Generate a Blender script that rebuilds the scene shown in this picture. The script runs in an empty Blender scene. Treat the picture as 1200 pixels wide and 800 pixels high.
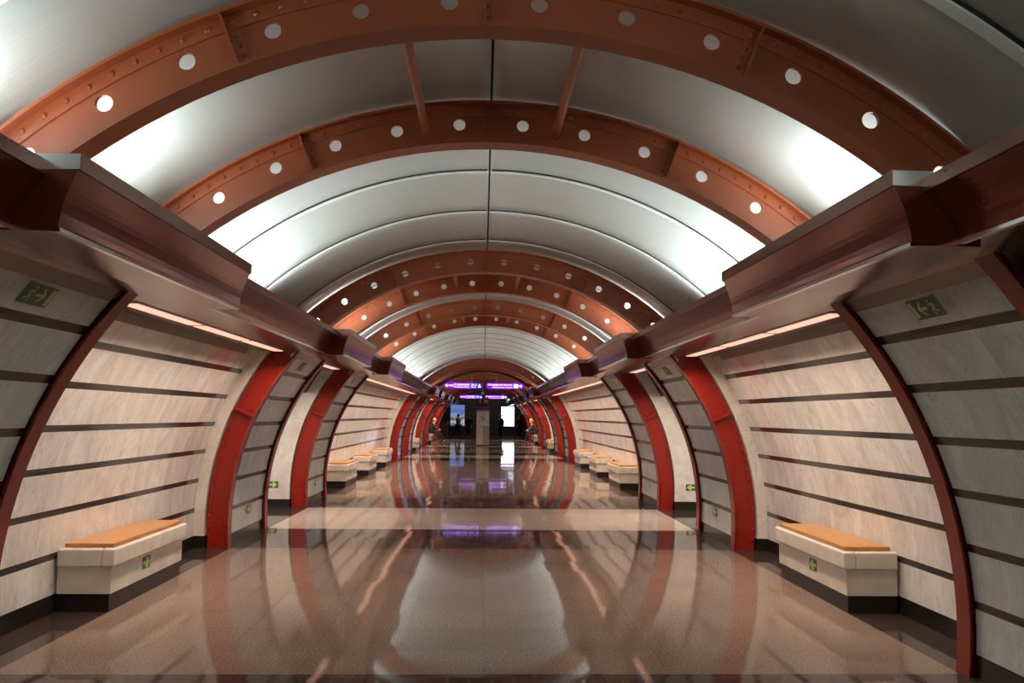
import bpy, bmesh, math, random
from mathutils import Vector, Matrix
random.seed(7)
C = bpy.context.scene.collection
XC, ZC = 0.03, 0.33                    # axis of the tunnel circle
PI = math.pi
R_ = math.radians

# ------------------------------------------------------------------ materials
def new_mat(name):
    m = bpy.data.materials.new(name); m.use_nodes = True
    nt = m.node_tree
    return m, nt, nt.nodes['Principled BSDF']

def N(nt, t, **kw):
    n = nt.nodes.new(t)
    for k, v in kw.items():
        if k in n.inputs.keys(): n.inputs[k].default_value = v
        else: setattr(n, k, v)
    return n

def math_(nt, op, a, b=None, c=None):
    n = nt.nodes.new('ShaderNodeMath'); n.operation = op
    for i, v in enumerate((a, b, c)):
        if v is None: continue
        if isinstance(v, (int, float)): n.inputs[i].default_value = v
        else: nt.links.new(v, n.inputs[i])
    return n.outputs[0]

def mix(nt, fac, a, b):
    n = nt.nodes.new('ShaderNodeMix'); n.data_type = 'RGBA'
    if isinstance(fac, (int, float)): n.inputs[0].default_value = fac
    else: nt.links.new(fac, n.inputs[0])
    for i, v in ((6, a), (7, b)):
        if isinstance(v, tuple): n.inputs[i].default_value = (v + (1,))[:4]
        else: nt.links.new(v, n.inputs[i])
    return n.outputs[2]

def ramp(nt, fac, stops):
    n = nt.nodes.new('ShaderNodeValToRGB')
    e = n.color_ramp.elements
    while len(e) < len(stops): e.new(0.5)
    for k, (p, c) in enumerate(stops):
        e[k].position = p
        e[k].color = (c + (1,))[:4] if isinstance(c, tuple) else (c, c, c, 1)
    nt.links.new(fac, n.inputs[0])
    return n.outputs[0]

def simple(name, col, rough=0.5, metal=0.0, spec=0.5, var=0.0, vscale=6.0, bump=0.0, coat=0.0):
    m, nt, b = new_mat(name)
    b.inputs['Base Color'].default_value = col + (1,)
    b.inputs['Roughness'].default_value = rough
    b.inputs['Metallic'].default_value = metal
    b.inputs['Specular IOR Level'].default_value = spec
    b.inputs['Coat Weight'].default_value = coat
    b.inputs['Coat Roughness'].default_value = 0.06
    if var or bump:
        tc = N(nt, 'ShaderNodeTexCoord')
        no = N(nt, 'ShaderNodeTexNoise', Scale=vscale, Detail=4.0)
        nt.links.new(tc.outputs['Object'], no.inputs['Vector'])
        if var:
            d = tuple(c * (1 - var) for c in col); l = tuple(min(1, c * (1 + var)) for c in col)
            nt.links.new(ramp(nt, no.outputs['Fac'], [(0.3, d), (0.7, l)]), b.inputs['Base Color'])
        if bump:
            bu = N(nt, 'ShaderNodeBump', Strength=bump, Distance=0.01)
            nt.links.new(no.outputs['Fac'], bu.inputs['Height'])
            nt.links.new(bu.outputs[0], b.inputs['Normal'])
    return m

def emit(name, col, s):
    m, nt, b = new_mat(name)
    b.inputs['Base Color'].default_value = col + (1,)
    b.inputs['Emission Color'].default_value = col + (1,)
    b.inputs['Emission Strength'].default_value = s
    return m

STRIPES = (2.17, 1.855, 1.517, 1.18, 0.825, 0.46)
def marble(name, base, vein, stripes=True, panel=1.45, rough=0.12):
    m, nt, b = new_mat(name)
    tc = N(nt, 'ShaderNodeTexCoord')
    sx = N(nt, 'ShaderNodeSeparateXYZ'); nt.links.new(tc.outputs['Object'], sx.inputs[0])
    # each slab takes a slightly different cut of the stone
    cellY = math_(nt, 'FLOOR', math_(nt, 'DIVIDE', sx.outputs['Y'], panel))
    cellZ = math_(nt, 'FLOOR', math_(nt, 'DIVIDE', math_(nt, 'SUBTRACT', sx.outputs['Z'], 0.46), 0.342))
    cv = N(nt, 'ShaderNodeCombineXYZ'); nt.links.new(cellY, cv.inputs[0]); nt.links.new(cellZ, cv.inputs[1])
    nt.links.new(math_(nt, 'SIGN', sx.outputs['X']), cv.inputs[2])
    wn = N(nt, 'ShaderNodeTexWhiteNoise'); wn.noise_dimensions = '3D'; nt.links.new(cv.outputs[0], wn.inputs['Vector'])
    off = N(nt, 'ShaderNodeVectorMath', operation='SCALE'); nt.links.new(wn.outputs['Color'], off.inputs[0]); off.inputs['Scale'].default_value = 9
    ad = N(nt, 'ShaderNodeVectorMath', operation='ADD'); nt.links.new(tc.outputs['Object'], ad.inputs[0]); nt.links.new(off.outputs[0], ad.inputs[1])
    mp = N(nt, 'ShaderNodeMapping'); mp.inputs['Rotation'].default_value = (0.55, 0, 0); mp.inputs['Scale'].default_value = (1, 1.6, 0.7)
    nt.links.new(ad.outputs[0], mp.inputs['Vector'])
    n1 = N(nt, 'ShaderNodeTexNoise', Scale=2.2, Detail=8.0, Roughness=0.62, Distortion=0.9); nt.links.new(mp.outputs[0], n1.inputs['Vector'])
    n2 = N(nt, 'ShaderNodeTexNoise', Scale=14.0, Detail=5.0, Roughness=0.6); nt.links.new(mp.outputs[0], n2.inputs['Vector'])
    n3 = N(nt, 'ShaderNodeTexNoise', Scale=3.0, Detail=6.0, Distortion=1.6); nt.links.new(mp.outputs[0], n3.inputs['Vector'])
    c1 = mix(nt, ramp(nt, n1.outputs['Fac'], [(0.38, 0.0), (0.68, 0.75)]), base, vein)
    c2 = mix(nt, ramp(nt, n2.outputs['Fac'], [(0.60, 0.0), (0.72, 0.35)]), c1, tuple(v * 0.62 for v in vein))
    vl = math_(nt, 'ABSOLUTE', math_(nt, 'SUBTRACT', n3.outputs['Fac'], 0.5))
    c3 = mix(nt, ramp(nt, vl, [(0.0, 0.42), (0.018, 0.0)]), c2, tuple(v * 0.7 for v in vein))
    c3 = mix(nt, math_(nt, 'MULTIPLY', wn.outputs['Value'], 0.16), c3, tuple(v * 0.75 for v in base))
    # slab joints
    fy = math_(nt, 'ABSOLUTE', math_(nt, 'SUBTRACT', math_(nt, 'FRACT', math_(nt, 'DIVIDE', sx.outputs['Y'], panel)), 0.5))
    jn = math_(nt, 'GREATER_THAN', fy, 0.5 - 0.0022 / panel)
    c3 = mix(nt, math_(nt, 'MULTIPLY', jn, 0.55), c3, (0.2, 0.17, 0.14))
    if stripes:
        s = None
        for z in STRIPES:
            k = math_(nt, 'COMPARE', sx.outputs['Z'], z, 0.027)
            s = k if s is None else math_(nt, 'MAXIMUM', s, k)
        cs = N(nt, 'ShaderNodeCombineXYZ'); nt.links.new(math_(nt, 'FLOOR', math_(nt, 'DIVIDE', sx.outputs['Y'], 0.62)), cs.inputs[0]); nt.links.new(cellZ, cs.inputs[1])
        ws = N(nt, 'ShaderNodeTexWhiteNoise'); nt.links.new(cs.outputs[0], ws.inputs['Vector'])
        dk = ramp(nt, ws.outputs['Value'], [(0.0, (0.020, 0.018, 0.018)), (0.6, (0.045, 0.034, 0.028)), (1.0, (0.06, 0.044, 0.034))])
        c3 = mix(nt, s, c3, dk)
    bs = math_(nt, 'LESS_THAN', sx.outputs['Z'], 0.147)
    c3 = mix(nt, bs, c3, (0.018, 0.015, 0.014))
    nt.links.new(c3, b.inputs['Base Color'])
    b.inputs['Roughness'].default_value = rough
    b.inputs['Specular IOR Level'].default_value = 0.5
    return m

def granite(name, base, speck, dark, rough=0.05, tile=0.6):
    m, nt, b = new_mat(name)
    tc = N(nt, 'ShaderNodeTexCoord')
    sx = N(nt, 'ShaderNodeSeparateXYZ'); nt.links.new(tc.outputs['Object'], sx.inputs[0])
    n1 = N(nt, 'ShaderNodeTexNoise', Scale=60.0, Detail=4.0, Roughness=0.7); nt.links.new(tc.outputs['Object'], n1.inputs['Vector'])
    v = N(nt, 'ShaderNodeTexVoronoi', Scale=34.0); nt.links.new(tc.outputs['Object'], v.inputs['Vector'])
    n2 = N(nt, 'ShaderNodeTexNoise', Scale=1.2, Detail=3.0); nt.links.new(tc.outputs['Object'], n2.inputs['Vector'])
    c = ramp(nt, n1.outputs['Fac'], [(0.32, dark), (0.5, base), (0.72, speck)])
    c = mix(nt, ramp(nt, v.outputs['Distance'], [(0.02, 0.75), (0.16, 0.0)]), c, tuple(min(1, s * 1.35) for s in speck))
    c = mix(nt, ramp(nt, n2.outputs['Fac'], [(0.35, 0.0), (0.7, 0.25)]), c, dark)
    ix = math_(nt, 'DIVIDE', math_(nt, 'SUBTRACT', sx.outputs['X'], XC), tile); iy = math_(nt, 'DIVIDE', sx.outputs['Y'], tile)
    cell = N(nt, 'ShaderNodeCombineXYZ'); nt.links.new(math_(nt, 'FLOOR', ix), cell.inputs[0]); nt.links.new(math_(nt, 'FLOOR', iy), cell.inputs[1])
    wn = N(nt, 'ShaderNodeTexWhiteNoise'); wn.noise_dimensions = '2D'; nt.links.new(cell.outputs[0], wn.inputs['Vector'])
    c = mix(nt, math_(nt, 'MULTIPLY', wn.outputs['Value'], 0.22), c, dark)
    jx = math_(nt, 'GREATER_THAN', math_(nt, 'ABSOLUTE', math_(nt, 'SUBTRACT', math_(nt, 'FRACT', ix), 0.5)), 0.4978)
    jy = math_(nt, 'GREATER_THAN', math_(nt, 'ABSOLUTE', math_(nt, 'SUBTRACT', math_(nt, 'FRACT', iy), 0.5)), 0.4978)
    j = math_(nt, 'MAXIMUM', jx, jy)
    c = mix(nt, math_(nt, 'MULTIPLY', j, 0.45), c, tuple(d * 0.4 for d in dark))
    nt.links.new(c, b.inputs['Base Color'])
    # every tile is laid a hair out of level
    cen = N(nt, 'ShaderNodeVectorMath', operation='SUBTRACT'); nt.links.new(wn.outputs['Color'], cen.inputs[0]); cen.inputs[1].default_value = (0.5, 0.5, 0.5)
    sc = N(nt, 'ShaderNodeVectorMath', operation='MULTIPLY'); nt.links.new(cen.outputs[0], sc.inputs[0]); sc.inputs[1].default_value = (0.008, 0.006, 0)
    ge = N(nt, 'ShaderNodeNewGeometry')
    ad = N(nt, 'ShaderNodeVectorMath', operation='ADD'); nt.links.new(ge.outputs['Normal'], ad.inputs[0]); nt.links.new(sc.outputs[0], ad.inputs[1])
    nm = N(nt, 'ShaderNodeVectorMath', operation='NORMALIZE'); nt.links.new(ad.outputs[0], nm.inputs[0])
    nt.links.new(nm.outputs[0], b.inputs['Normal'])
    b.inputs['Roughness'].default_value = rough
    b.inputs['Specular IOR Level'].default_value = 0.16
    return m

M = {}
M['marble'] = marble('marble_striped', (0.71, 0.75, 0.72), (0.46, 0.49, 0.47), rough=0.22)
M['marble_niche'] = marble('marble_striped_pale', (0.74, 0.72, 0.68), (0.44, 0.42, 0.395), panel=1.7)
M['marble_plain'] = marble('marble_plain', (0.78, 0.74, 0.68), (0.58, 0.53, 0.47), stripes=False)
M['bench_marble'] = simple('bench_marble', (0.66, 0.61, 0.53), 0.22, var=0.10, vscale=5)
M['plinth'] = simple('plinth_granite', (0.022, 0.017, 0.015), 0.32, spec=0.3, var=0.3, vscale=60)
M['floor'] = granite('granite_brown', (0.212, 0.156, 0.121), (0.40, 0.31, 0.25), (0.125, 0.092, 0.073))
M['floor_dark'] = granite('granite_dark', (0.060, 0.046, 0.038), (0.10, 0.083, 0.072), (0.036, 0.029, 0.025))
M['floor_light'] = granite('granite_light', (0.52, 0.435, 0.365), (0.64, 0.56, 0.48), (0.41, 0.34, 0.285))
M['floor_edge'] = granite('granite_edge', (0.05, 0.036, 0.03), (0.09, 0.066, 0.055), (0.03, 0.024, 0.02))
M['orange'] = simple('orange_paint', (0.37, 0.092, 0.034), 0.28, var=0.06, vscale=3, bump=0.02)
M['red'] = simple('red_paint', (0.27, 0.012, 0.005), 0.28, var=0.05, vscale=3, bump=0.02)
M['darkred'] = simple('dark_red_paint', (0.25, 0.028, 0.016), 0.25, var=0.05, vscale=3)
M['cornice'] = simple('bronze_panel', (0.175, 0.040, 0.020), 0.16, metal=0.6, var=0.05, vscale=1.2, bump=0.02)
M['lip'] = simple('bronze_rail', (0.27, 0.15, 0.11), 0.24, metal=0.65, var=0.05)
M['soffit'] = simple('polished_soffit', (0.27, 0.225, 0.19), 0.16, metal=0.6, var=0.04, vscale=1.5)
M['cover'] = simple('brown_cover', (0.20, 0.16, 0.135), 0.5)
M['bright_metal'] = simple('bright_metal', (0.75, 0.75, 0.74), 0.18, metal=1.0)
M['dark_gap'] = simple('dark_gap', (0.012, 0.011, 0.010), 0.6)
M['wood'] = None
M['batten'] = simple('batten_alu', (0.86, 0.88, 0.84), 0.4, metal=0.0)
M['lamp_frame'] = simple('lamp_frame', (0.12, 0.09, 0.075), 0.4, metal=0.3)
M['lamp'] = emit('lamp_diffuser', (1.0, 0.56, 0.42), 1.05)
M['green'] = simple('sign_green', (0.025, 0.13, 0.035), 0.4, var=0.1)
M['pale'] = simple('sign_pale', (0.60, 0.62, 0.26), 0.45)
M['sign_white'] = simple('sign_white', (0.8, 0.8, 0.78), 0.4)

def vault_mat():
    m, nt, b = new_mat('vault_aluminium')
    tc = N(nt, 'ShaderNodeTexCoord')
    mp = N(nt, 'ShaderNodeMapping'); mp.inputs['Scale'].default_value = (0.6, 60, 0.6); nt.links.new(tc.outputs['Object'], mp.inputs['Vector'])
    no = N(nt, 'ShaderNodeTexNoise', Scale=1.0, Detail=3.0); nt.links.new(mp.outputs[0], no.inputs['Vector'])
    nt.links.new(ramp(nt, no.outputs['Fac'], [(0.3, (0.56, 0.60, 0.59)), (0.7, (0.61, 0.645, 0.635))]), b.inputs['Base Color'])
    b.inputs['Metallic'].default_value = 0.4
    b.inputs['Roughness'].default_value = 0.38
    return m
M['vault'] = vault_mat()

def wood_mat():
    m, nt, b = new_mat('oak_board')
    tc = N(nt, 'ShaderNodeTexCoord')
    mp = N(nt, 'ShaderNodeMapping'); mp.inputs['Scale'].default_value = (14, 1.2, 14); nt.links.new(tc.outputs['Object'], mp.inputs['Vector'])
    no = N(nt, 'ShaderNodeTexNoise', Scale=2.5, Detail=6.0, Distortion=0.6); nt.links.new(mp.outputs[0], no.inputs['Vector'])
    nt.links.new(ramp(nt, no.outputs['Fac'], [(0.3, (0.36, 0.16, 0.04)), (0.7, (0.50, 0.25, 0.075))]), b.inputs['Base Color'])
    b.inputs['Roughness'].default_value = 0.32
    return m
M['wood'] = wood_mat()

# ------------------------------------------------------------------ helpers
def obj(name, bm, mat, parent=None, smooth=False):
    me = bpy.data.meshes.new(name)
    bmesh.ops.recalc_face_normals(bm, faces=bm.faces)
    bm.to_mesh(me); bm.free()
    for mm in (mat if isinstance(mat, (list, tuple)) else [mat]): me.materials.append(mm)
    if smooth:
        for p in me.polygons: p.use_smooth = True
    o = bpy.data.objects.new(name, me); C.objects.link(o)
    if parent: o.parent = parent
    return o
def tag(o, label, cat, group=None):
    o['label'] = label; o['category'] = cat
    if group: o['group'] = group
    return o
def struct(o, label=None, cat=None):
    o['kind'] = 'structure'
    if label: o['label'] = label; o['category'] = cat
    return o
def thing(name, label, cat, loc=(0, 0, 0), group=None, rotz=0.0):
    o = bpy.data.objects.new(name, None); C.objects.link(o)
    o.empty_display_size = 0.1
    o.location = loc; o.rotation_euler = (0, 0, rotz)
    return tag(o, label, cat, group)
def dup(root, loc, label, group=None, rotz=0.0):
    r = root.copy(); C.objects.link(r); r.location = loc; r.rotation_euler = (0, 0, rotz)
    r['label'] = label
    if group: r['group'] = group
    for ch in list(root.children):
        c = ch.copy(); C.objects.link(c); c.parent = r
        for g in list(ch.children):
            d = g.copy(); C.objects.link(d); d.parent = c
    return r
def box(bm, x0, x1, y0, y1, z0, z1, mi=0):
    v = [bm.verts.new(p) for p in ((x0,y0,z0),(x1,y0,z0),(x1,y1,z0),(x0,y1,z0),(x0,y0,z1),(x1,y0,z1),(x1,y1,z1),(x0,y1,z1))]
    fs = []
    for q in ((0,1,2,3),(4,5,6,7),(0,1,5,4),(1,2,6,5),(2,3,7,6),(3,0,4,7)):
        f = bm.faces.new([v[k] for k in q]); f.material_index = mi; fs.append(f)
    return v, fs
def pol(r, t, y):                       # polar about the tunnel axis, t in degrees from the crown, + to the right
    return Vector((XC + r * math.sin(R_(t)), y, ZC + r * math.cos(R_(t))))
def sector(bm, r0, r1, t0, t1, y0, y1, n=None):
    n = n or max(2, int(abs(t1 - t0) / 2))
    rows = []
    for k in range(n + 1):
        t = t0 + (t1 - t0) * k / n
        rows.append([bm.verts.new(pol(r, t, y)) for r, y in ((r0, y0), (r1, y0), (r1, y1), (r0, y1))])
    for a, b in zip(rows, rows[1:]):
        for k in range(4): bm.faces.new((a[k], a[(k+1) % 4], b[(k+1) % 4], b[k]))
    bm.faces.new(rows[0]); bm.faces.new(rows[-1][::-1])
def tube(bm, p, q, r, n=12, r2=None):
    p, q = Vector(p), Vector(q); d = (q - p).normalized()
    u = d.cross(Vector((0, 0, 1)) if abs(d.z) < 0.9 else Vector((1, 0, 0))).normalized(); w = d.cross(u)
    r2 = r if r2 is None else r2
    A = [bm.verts.new(p + (u * math.cos(2*PI*k/n) + w * math.sin(2*PI*k/n)) * r) for k in range(n)]
    B = [bm.verts.new(q + (u * math.cos(2*PI*k/n) + w * math.sin(2*PI*k/n)) * r2) for k in range(n)]
    for k in range(n): bm.faces.new((A[k], A[(k+1) % n], B[(k+1) % n], B[k]))
    bm.faces.new(A[::-1]); bm.faces.new(B)
def path_tube(bm, pts, r, n=10):
    pts = [Vector(p) for p in pts]; rings = []
    for i, p in enumerate(pts):
        d = (pts[min(i+1, len(pts)-1)] - pts[max(i-1, 0)]).normalized()
        u = d.cross(Vector((0, 1, 0))).normalized(); w = d.cross(u)
        rings.append([bm.verts.new(p + (u*math.cos(2*PI*k/n) + w*math.sin(2*PI*k/n))*r) for k in range(n)])
    for a, b in zip(rings, rings[1:]):
        for k in range(n): bm.faces.new((a[k], a[(k+1) % n], b[(k+1) % n], b[k]))
    bm.faces.new(rings[0][::-1]); bm.faces.new(rings[-1])
def dome(bm, c, ny, r, n=8):            # rivet head bulging along ny (unit vector)
    c = Vector(c); d = Vector(ny).normalized()
    u = d.cross(Vector((0, 0, 1)) if abs(d.z) < 0.9 else Vector((1, 0, 0))).normalized(); w = d.cross(u)
    prev = None
    for a in (0.0, 0.55, 1.05):
        ring = [bm.verts.new(c + (u*math.cos(2*PI*k/n) + w*math.sin(2*PI*k/n))*r*math.cos(a) + d*r*0.85*math.sin(a)) for k in range(n)]
        if prev:
            for k in range(n): bm.faces.new((prev[k], prev[(k+1) % n], ring[(k+1) % n], ring[k]))
        prev = ring
    bm.faces.new(prev)
def prism(bm, poly, f0, f1):            # polygon (list of 2D) mapped by two functions to two caps
    A = [bm.verts.new(f0(p)) for p in poly]; B = [bm.verts.new(f1(p)) for p in poly]
    n = len(poly)
    bm.faces.new(A[::-1]); bm.faces.new(B)
    for k in range(n): bm.faces.new((A[k], A[(k+1) % n], B[(k+1) % n], B[k]))
def bevel(o, w, seg=2):
    md = o.modifiers.new('Bevel', 'BEVEL'); md.width = w; md.segments = seg; md.limit_method = 'ANGLE'
    return o

# ------------------------------------------------------------------ the plan
PYL = [(3.80, 5.47), (10.50, 12.22), (15.00, 16.78), (30.70, 32.45), (35.15, 36.90), (41.90, 43.60), (46.35, 48.10), (53.10, 54.85), (57.60, 59.35)]
BAYS = [(PYL[k][1], PYL[k+1][0], 'pass' if k in (1, 3, 5, 7) else 'niche') for k in range(8)]
Y_BACK, Y_END, Y_WALL = -9.0, 59.35, 72.0
RP, RN, RF = 3.185, 3.565, 3.44         # pylon face, niche back, reveal start
TH_TOP = 48.0
Z_S = 2.43                              # underside of the soffit

# ------------------------------------------------------------------ floor
def slab(name, x0, x1, y0, y1, mat, label):
    bm = bmesh.new(); box(bm, x0, x1, y0, y1, -0.12, 0.0)
    return struct(obj(name, bm, M[mat]), label, 'floor')
XE = 3.11
cuts = [(Y_BACK, PYL[0][0], 'floor')]
for k, (a, b) in enumerate(PYL):
    cuts.append((a - 0.03, b, 'floor_dark'))
    if k < 8: cuts.append((b, PYL[k+1][0] - 0.03, 'floor_light' if BAYS[k][2] == 'pass' else 'floor'))
cuts.append((Y_END, Y_WALL, 'floor_dark'))
cuts[0] = (Y_BACK, PYL[0][0] - 0.03, 'floor')
for i, (a, b, mt) in enumerate(cuts):
    slab('floor', XC - XE, XC + XE, a, b, mt, {'floor': 'polished brown granite floor between the wall benches', 'floor_dark': 'dark granite floor band crossing the hall between two arches', 'floor_light': 'pale granite floor band in line with a side passage'}[mt])
for s in (-1, 1):
    a, b = sorted((XC + s * XE, XC + s * 6.9))
    slab('floor', a, b, Y_BACK, Y_WALL, 'floor_edge', 'dark granite floor border along the ' + ('left' if s < 0 else 'right') + ' wall')

# ------------------------------------------------------------------ vault
def vault_half(s):
    bm = bmesh.new()
    y = 2.78 - 1.44 * 8
    t0, t1 = 0.13, 52.2
    nt_ = 36
    edges = []
    while y < Y_END + 0.1:
        edges.append(y); y += 1.44
    edges[-1] = Y_END + 0.3
    edges[8] = 3.06; edges[9] = 4.36
    for y0, y1 in zip(edges, edges[1:]):
        ny = 6
        g = []
        for j in range(ny + 1):
            f = j / ny
            rr = 3.47 + 0.014 * math.sin(PI * f)
            g.append([bm.verts.new(pol(rr, s * (t0 + (t1 - t0) * i / nt_), y0 + (y1 - y0) * f)) for i in range(nt_ + 1)])
        for j in range(ny):
            for i in range(nt_): bm.faces.new((g[j][i], g[j+1][i], g[j+1][i+1], g[j][i+1]))
    o = obj('ceiling', bm, M['vault'], smooth=True)
    md = o.modifiers.new('Solid', 'SOLIDIFY'); md.thickness = 0.02; md.offset = 1 if s < 0 else 1
    return struct(o, 'satin aluminium vault panels on the ' + ('left' if s < 0 else 'right') + ' half of the ceiling', 'ceiling'), edges
_, V_EDGES = vault_half(-1); vault_half(1)
bm = bmesh.new(); sector(bm, 3.52, 3.56, -1.2, 1.2, Y_BACK, Y_END + .3, 2)
struct(obj('trim_1', bm, M['dark_gap']), 'dark joint running along the crown of the vault', 'trim')
bm = bmesh.new(); sector(bm, 3.62, 3.66, -62, 62, Y_BACK, Y_END + 0.3, 30)
struct(obj('ceiling', bm, M['dark_gap']), 'dark backing above the vault panels', 'ceiling')
tr = 2
for k, y in enumerate(V_EDGES):
    if y < 1.0 or y > Y_END - .3: continue
    bm = bmesh.new()
    for s in (-1, 1):
        sector(bm, 3.452, 3.472, s * 0.3, s * 52, y - 0.005, y + (0.06 if k == 8 else 0.028), 30)
    struct(obj('trim_%d' % tr, bm, M['batten'], smooth=False), 'aluminium batten arching across the vault between panels', 'trim'); tr += 1
    bm = bmesh.new()
    for s in (-1, 1):
        sector(bm, 3.464, 3.472, s * 0.3, s * 52, y - 0.022, y - 0.005, 30)
    struct(obj('trim_%d' % tr, bm, M['dark_gap']), 'dark joint arching across the vault beside a batten', 'trim'); tr += 1

# ------------------------------------------------------------------ steel arches
RI, RO = 3.16, 3.42
HOLE_T = [s * (3.75 + 7.4 * k) for k in range(6) for s in (-1, 1)]
HOLE_T.sort()
T_CROWN = 47.0
def holed_cell(bm, t0, t1, tc, rc, hr, y0, y1, r0, r1):
    # plate piece between angles t0..t1 with one round hole through it
    u = lambda t: R_(t - tc) * rc
    x0, x1, z0, z1 = u(t0), u(t1), r0 - rc, r1 - rc
    angs = [2 * PI * k / 28 for k in range(28)] + [math.atan2(z, x) % (2 * PI) for x in (x0, x1) for z in (z0, z1)]
    angs = sorted(set(round(a, 6) for a in angs))
    rings = []
    for y in (y0, y1):
        o_, i_ = [], []
        for a in angs:
            ca, sa = math.cos(a), math.sin(a)
            k = min([(x1 if ca > 0 else x0) / ca if abs(ca) > 1e-9 else 1e9, (z1 if sa > 0 else z0) / sa if abs(sa) > 1e-9 else 1e9])
            mp = lambda px, pz: pol(rc + pz, tc + math.degrees(px / rc), y)
            o_.append(bm.verts.new(mp(ca * k, sa * k))); i_.append(bm.verts.new(mp(ca * hr, sa * hr)))
        rings.append((o_, i_))
    n = len(angs)
    for (o_, i_) in rings:
        for k in range(n): bm.faces.new((o_[k], o_[(k+1) % n], i_[(k+1) % n], i_[k]))
    for k in range(n): bm.faces.new((rings[0][1][k], rings[0][1][(k+1) % n], rings[1][1][(k+1) % n], rings[1][1][k]))

def rivet_row(bm, r, t0, t1, step, y, rad, skip=()):
    n = int(round((t1 - t0) / step))
    for k in range(n + 1):
        t = t0 + (t1 - t0) * k / n
        if any(abs(t - q) < 0.45 for q in skip): continue
        dome(bm, pol(r, t, y), (0, -1, 0), rad)
STIFF = (-66, -44, -22, 0, 22, 44, 66)
def build_arch():
    root = thing('steel_arch', '', 'steel arch')
    # crown
    bm = bmesh.new()
    mids = [-T_CROWN] + [(a + b) / 2 for a, b in zip(HOLE_T, HOLE_T[1:])] + [T_CROWN]
    for k, tc in enumerate(HOLE_T):
        holed_cell(bm, mids[k], mids[k+1], tc, 3.292, 0.041, -0.01, 0.01, RI, RO)
    sector(bm, 3.352, RO, -T_CROWN, T_CROWN, -0.019, -0.0095)
    sector(bm, RI, 3.20, -T_CROWN, T_CROWN, -0.017, -0.0095)
    rivet_row(bm, 3.388, -45.9, 45.9, 2.04, -0.018, 0.0145, STIFF)
    rivet_row(bm, 3.181, -45.9, 45.9, 2.04, -0.016, 0.009, STIFF)
    obj('web', bm, M['orange'], root)
    bm = bmesh.new(); sector(bm, RI - 0.016, RI, -T_CROWN, T_CROWN, -0.075, 0.075); obj('inner_flange', bm, M['orange'], root)
    bm = bmesh.new(); sector(bm, RO, RO + 0.016, -T_CROWN, T_CROWN, -0.075, 0.075); obj('outer_flange', bm, M['orange'], root)
    t_foot = math.degrees(math.acos(-ZC / RI)); 
    for s in (-1, 1):
        bm = bmesh.new()
        sector(bm, RI, RO, s * T_CROWN, s * 96.3, -0.01, 0.01)
        sector(bm, 3.375, RO, s * T_CROWN, s * 96.3, -0.018, -0.0095)
        sector(bm, RI, 3.205, s * T_CROWN, s * 96.3, -0.018, -0.0095)
        for q, rad in ((3.396, 0.018), (3.186, 0.015)):
            for k in range(22):
                t = 49.2 + 2.1 * k
                if abs(t - 66) > 0.6: dome(bm, pol(q, s * t, -0.017), (0, -1, 0), rad)
        obj('leg_web', bm, M['red'], root)
        bm = bmesh.new(); sector(bm, RI - 0.016, RI, s * T_CROWN, s * 96.4, -0.075, 0.075)
        obj('leg_flange', bm, M['darkred'], root)
    for t in STIFF:
        bm = bmesh.new()
        d = 0.10 if abs(t) < 50 else 0.30
        sector(bm, RI, RO, t - d, t + d, -0.072, -0.009, 2)
        if abs(t) > 50:
            for q in (3.19, 3.235, 3.28, 3.325, 3.37): dome(bm, pol(q, t - (1.0 if t > 0 else -1.0), -0.018), (0, -1, 0), 0.014)
        side = 1 if t < 0 else -1
        sector(bm, RI + 0.004, 3.35, t + side * d, t + side * 1.05, -0.02, -0.0095, 2)
        for q in (3.215, 3.265, 3.315): dome(bm, pol(q, t + side * 0.62, -0.019), (0, -1, 0), 0.013)
        obj('stiffener', bm, M['orange'] if abs(t) < 50 else M['red'], root)
    return root
arch0 = build_arch()
ORD = ['first', 'second', 'third', 'fourth', 'fifth', 'sixth', 'seventh', 'eighth', 'ninth', 'tenth', 'eleventh', 'twelfth', 'thirteenth', 'fourteenth', 'fifteenth', 'sixteenth', 'seventeenth', 'eighteenth']
n = 0
for a, b in PYL:
    for w, y in enumerate((a, b)):
        lab = ('nearest riveted steel arch, rust-orange, crossing the top edge of the photo' if n == 0 else
               '%s riveted steel arch from the front, orange above and red below' % ORD[n])
        if n == 0:
            arch0.location = (0, y, 0); arch0['label'] = lab; arch0['group'] = 'riveted steel arches'
        else: dup(arch0, (0, y, 0), lab, 'riveted steel arches')
        n += 1
# tie tubes between the two arches of each pier
tube0 = None
for k, (a, b) in enumerate(PYL):
    for s in (-1, 1):
        bm = bmesh.new(); tube(bm, (XC + s * 0.45, a + 0.012, 3.575), (XC + s * 0.44, b - 0.012, 3.56), 0.027, 16)
        tube(bm, (XC + s * 0.44, b - 0.03, 3.56), (XC + s * 0.44, b - 0.012, 3.56), 0.036, 16)
        tag(obj('tie_tube', bm, M['orange'], smooth=False), 'orange steel tie tube overhead, %s of the crown, joining arches %s and %s' % ('left' if s < 0 else 'right', ORD[2*k], ORD[2*k+1]), 'steel tube', 'tie tubes between arches')

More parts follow.
